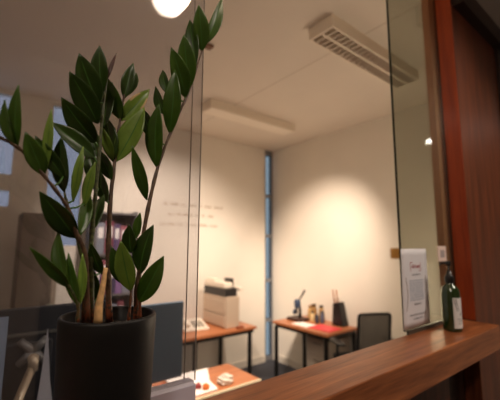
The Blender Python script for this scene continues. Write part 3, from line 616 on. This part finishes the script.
def monitor(loc, w_, h_, label, arm=True, rz=0, rgb=(84, 108, 128)):
    t = thing('monitor', label, 'monitor', loc, rz)
    MP = mat('monitor_back_plastic', rgb, 0.45); z0 = loc[2]
    bm = bmesh.new(); box(bm, (-w_/2, 0, 0), (w_/2, 0.022, h_), 0, 0.006, 2); obj('housing', bm, MP, t)
    bx('rear_cover', (-w_*0.36, -0.022, 0.03), (w_*0.12, 0.0, h_*0.66), MP, t, 0.008)
    bx('screen', (-w_/2+0.012, 0.0222, 0.014), (w_/2-0.012, 0.0235, h_-0.012), mat('screen_black', (12, 13, 16), 0.15), t)
    return t
mo = monitor((0.600, 1.72, 0.955), 0.60, 0.39, 'dark blue-grey monitor back right of the plant pot')
bx('stand_neck', (-0.02, 0.022, -0.2215), (0.02, 0.06, 0.15), BK, mo); bx('stand_foot', (-0.12, 0.03, -0.2343), (0.12, 0.30, -0.222), BK, mo, 0.003)
ml = monitor((0.19, 1.60, 1.04), 0.56, 0.365, 'black monitor back on a silver arm left of the plant pot', rgb=(30, 38, 48))
SV = mat('brushed_silver_arm', (210, 196, 174), 0.4, 0.4)
bx('ridge', (-0.26, -0.012, 0.262), (0.26, 0.0, 0.272), mat('grey_ridge', (96, 98, 96), 0.4), ml)
pt = bx('mount_plate', (-0.018, -0.030, 0.185), (0.018, -0.022, 0.225), mat('pewter_plate', (120, 122, 124), 0.4, 0.4), ml, 0.002)
bm = bmesh.new()
for s in (-1, 1):
    for q in (-1, 1): tube(bm, [(0, -0.028, 0.205), (s*0.045, -0.026, 0.205+q*0.045)], [0.018, 0.013], 8)
obj('mount_bracket', bm, mat('pewter_bracket', (128, 130, 132), 0.4, 0.3), ml)
bm = bmesh.new(); tube(bm, [(0, -0.03, 0.185), (0, -0.075, 0.185)], 0.018, 14); tube(bm, [(0.0, -0.065, 0.145), (0.0, -0.065, 0.20)], 0.017, 14); obj('arm_joint', bm, SV, ml)
bm = bmesh.new(); tube(bm, [(0, -0.065, 0.165), (-0.055, -0.11, 0.03), (-0.10, -0.15, -0.09)], 0.014, 12); tube(bm, [(-0.10, -0.15, -0.09), (-0.10, 0.35, -0.12)], 0.014, 10); tube(bm, [(-0.10, 0.36, -0.3197), (-0.10, 0.36, -0.10)], 0.018, 12); obj('support_arm', bm, SV, ml)
# folded card standing behind the left pane
bm = bmesh.new(); P = [(0, 0, 0), (0.05, 0.0, 0.006), (0.036, 0.004, 0.09), (0.018, 0.008, 0.262), (0.010, 0.006, 0.12)]
f = bm.faces.new([bm.verts.new(p) for p in P]); e = bmesh.ops.extrude_face_region(bm, geom=[f]); bmesh.ops.translate(bm, verts=[v for v in e['geom'] if isinstance(v, bmesh.types.BMVert)], vec=(0, 0.004, 0))
CARD = obj('folded_card', bm, mat('pale_grey_card', (200, 204, 214), 0.6), None, (0.19, 1.39, 1.1003)); tag(CARD, 'tapering pale grey card leaning in front of the black monitor', 'card')
tag(bx('storage_box', (0.12, 1.37, 0.7203), (0.34, 1.415, 1.10), mat('navy_box', (34, 36, 54), 0.6), None, 0.004), 'dark navy box at the foot of the left monitor', 'box')
sl = thing('side_shelf', 'dark shelf unit behind the counter under the left monitor', 'shelf', (0.1, 1.45, 0))
bx('shelf_top', (-0.5, -0.28, 0.69), (0.46, 0.42, 0.7197), M['trim'], sl)
for x in (-0.48, 0.42): bx('side_panel', (x, -0.26, 0), (x+0.03, 0.40, 0.69), M['trim'], sl)
ps = thing('document_holder', 'pale blue printed sheet on a stand at the left photo edge', 'document holder', (0.0, 1.24, 0.7203))
bx('stand', (-0.10, 0.0, 0), (0.10, 0.05, 0.47), BK, ps); sh2 = bx('sheet', (-0.13, -0.004, 0.40), (0.082, -0.001, 0.72), mat('pale_blue_sheet', (150, 172, 200), 0.6), ps)
bm = bmesh.new()
for k in range(16): box(bm, (-0.10, -0.006, 0.03+0.018*k), (0.06, -0.0005, 0.034+0.018*k))
obj('print_lines', bm, mat('slate_ink', (90, 104, 124), 0.7), sh2); ps.children[0].location.y += 0.0

# ------------------------------------------------------------ storage along the far wall, left
lk = thing('tall_cabinet', 'tall narrow grey-brown cabinet at far left behind the glass', 'cabinet', (0.36, 3.40, 0))
CB = mat('taupe_laminate', (120, 108, 98), 0.6); bx('carcass', (-0.12, -0.18, 0), (0.12, 0.20, 1.90), CB, lk, 0.004)
d = bx('door', (-0.118, -0.20, 0.02), (0.118, -0.18, 1.88), CB, lk, 0.003); bx('handle', (0.08, -0.02, 0.95), (0.09, -0.011, 1.10), M['dark_track'], d)
bx('side_strip', (0.1205, -0.185, 0), (0.155, 0.20, 1.82), mat('pale_taupe_strip', (178, 164, 148), 0.6), lk)['label'] = 'paler taupe side strip'
bs = thing('bookcase', 'grey open bookcase of coloured binders behind the plant stems', 'bookcase', (1.04, 3.58, 0))
GB = mat('slate_bookcase', (104, 102, 104), 0.6)
for x in (-0.21, 0.175): bx('side_panel', (x, -0.17, 0), (x+0.018, 0.17, 1.98), GB, bs)
bx('back_panel', (-0.192, 0.15, 0), (0.175, 0.168, 1.98), GB, bs)
SZ = (0.04, 0.42, 0.80, 1.18, 1.56, 1.962)
for z in SZ: bx('shelf', (-0.1915, -0.165, z-0.018), (0.1745, 0.149, z), GB, bs)
cols = [((84, 66, 104), 'purple'), ((112, 48, 66), 'maroon'), ((120, 126, 140), 'blue-grey'), ((128, 96, 150), 'lilac'), ((60, 52, 84), 'dark violet'), ((140, 76, 92), 'dusky pink')]
ORD = ('lowest', 'second lowest', 'middle', 'second highest', 'highest')
bind = None
for s in range(5):
    x = -0.185; k = 0; rb = random.Random(40+s)
    while x < 0.095:
        w_ = rb.choice((0.06, 0.07, 0.08)); (rgb, cn) = cols[(k*5+s*2) % 6]; hh = rb.uniform(0.27, 0.32)
        t = thing('binder', '%s binder on the %s shelf of the grey bookcase, %s' % (cn, ORD[s], ('leftmost', 'second from left', 'third from left', 'fourth from left', 'fifth from left')[k]), 'binder', (1.04+x+w_/2, 3.46, SZ[s]+0.0005), 0, 'binders in the bookcase')
        nm = 'binder_'+cn.replace(' ', '_'); mm = bpy.data.materials.get(nm) or mat(nm, rgb, 0.5)
        bx('cover', (-w_/2, -0.03, 0), (w_/2, 0.20, hh), mm, t, 0.002); bx('spine_label', (-w_/2+0.012, -0.0315, hh*0.5), (w_/2-0.012, -0.0302, hh*0.85), bpy.data.materials['white_label_paper'], t)
        x += w_+0.003; k += 1
lc = thing('low_cabinet', 'low grey cabinet at far left behind the dark monitor', 'cabinet', (0.34, 2.80, 0))
bx('carcass', (-0.36, -0.2, 0), (0.30, 0.2, 1.19), mat('warm_grey_laminate', (150, 140, 130), 0.6), lc, 0.004)
for k, x in enumerate((-0.355, -0.025)): d = bx('door', (x, -0.215, 0.03), (x+0.32, -0.2, 1.17), CB, lc, 0.002); bx('handle', (0.12 if k == 0 else -0.14, -0.02, 0.6), (0.13 if k == 0 else -0.13, -0.008, 0.75), M['dark_track'], d)
crumple('cloth_bundle', (0.42, 2.72, 1.1905), 0.045, (206, 214, 190), 'pale greenish crumpled bundle on the low cabinet', 'cloth', 9, (1.5, 1, 0.7))

# ------------------------------------------------------------ lobby lamp (seen mirrored in the big pane) and exit light
gl = thing('globe_lamp', 'round white glowing globe lamp hanging from the lobby ceiling', 'pendant lamp', (0.578, 0.115, 2.765))
bm = bmesh.new(); bmesh.ops.create_uvsphere(bm, u_segments=32, v_segments=20, radius=0.076)
for f in bm.faces: f.smooth = True
obj('globe', bm, emit('opal_glow', (255, 226, 196), 56.0), gl)
bm = bmesh.new(); tube(bm, [(0, 0, 0.074), (0, 0, CH-2.765)], 0.006, 8); tube(bm, [(0, 0, CH-2.765-0.02), (0, 0, CH-2.765)], 0.05, 20); obj('rod', bm, BK, gl)
ex = thing('emergency_light', 'small twin emergency light high on the lobby side wall', 'emergency light', (3.4995, -0.05, 2.66))
bx('case', (-0.03, -0.07, 0), (0, 0.07, 0.08), PW, ex, 0.003)
for y in (-0.045, 0.005): bx('lamp', (-0.034, y, 0.02), (-0.030, y+0.04, 0.06), emit('cool_led', (255, 250, 240), 14.0), ex)
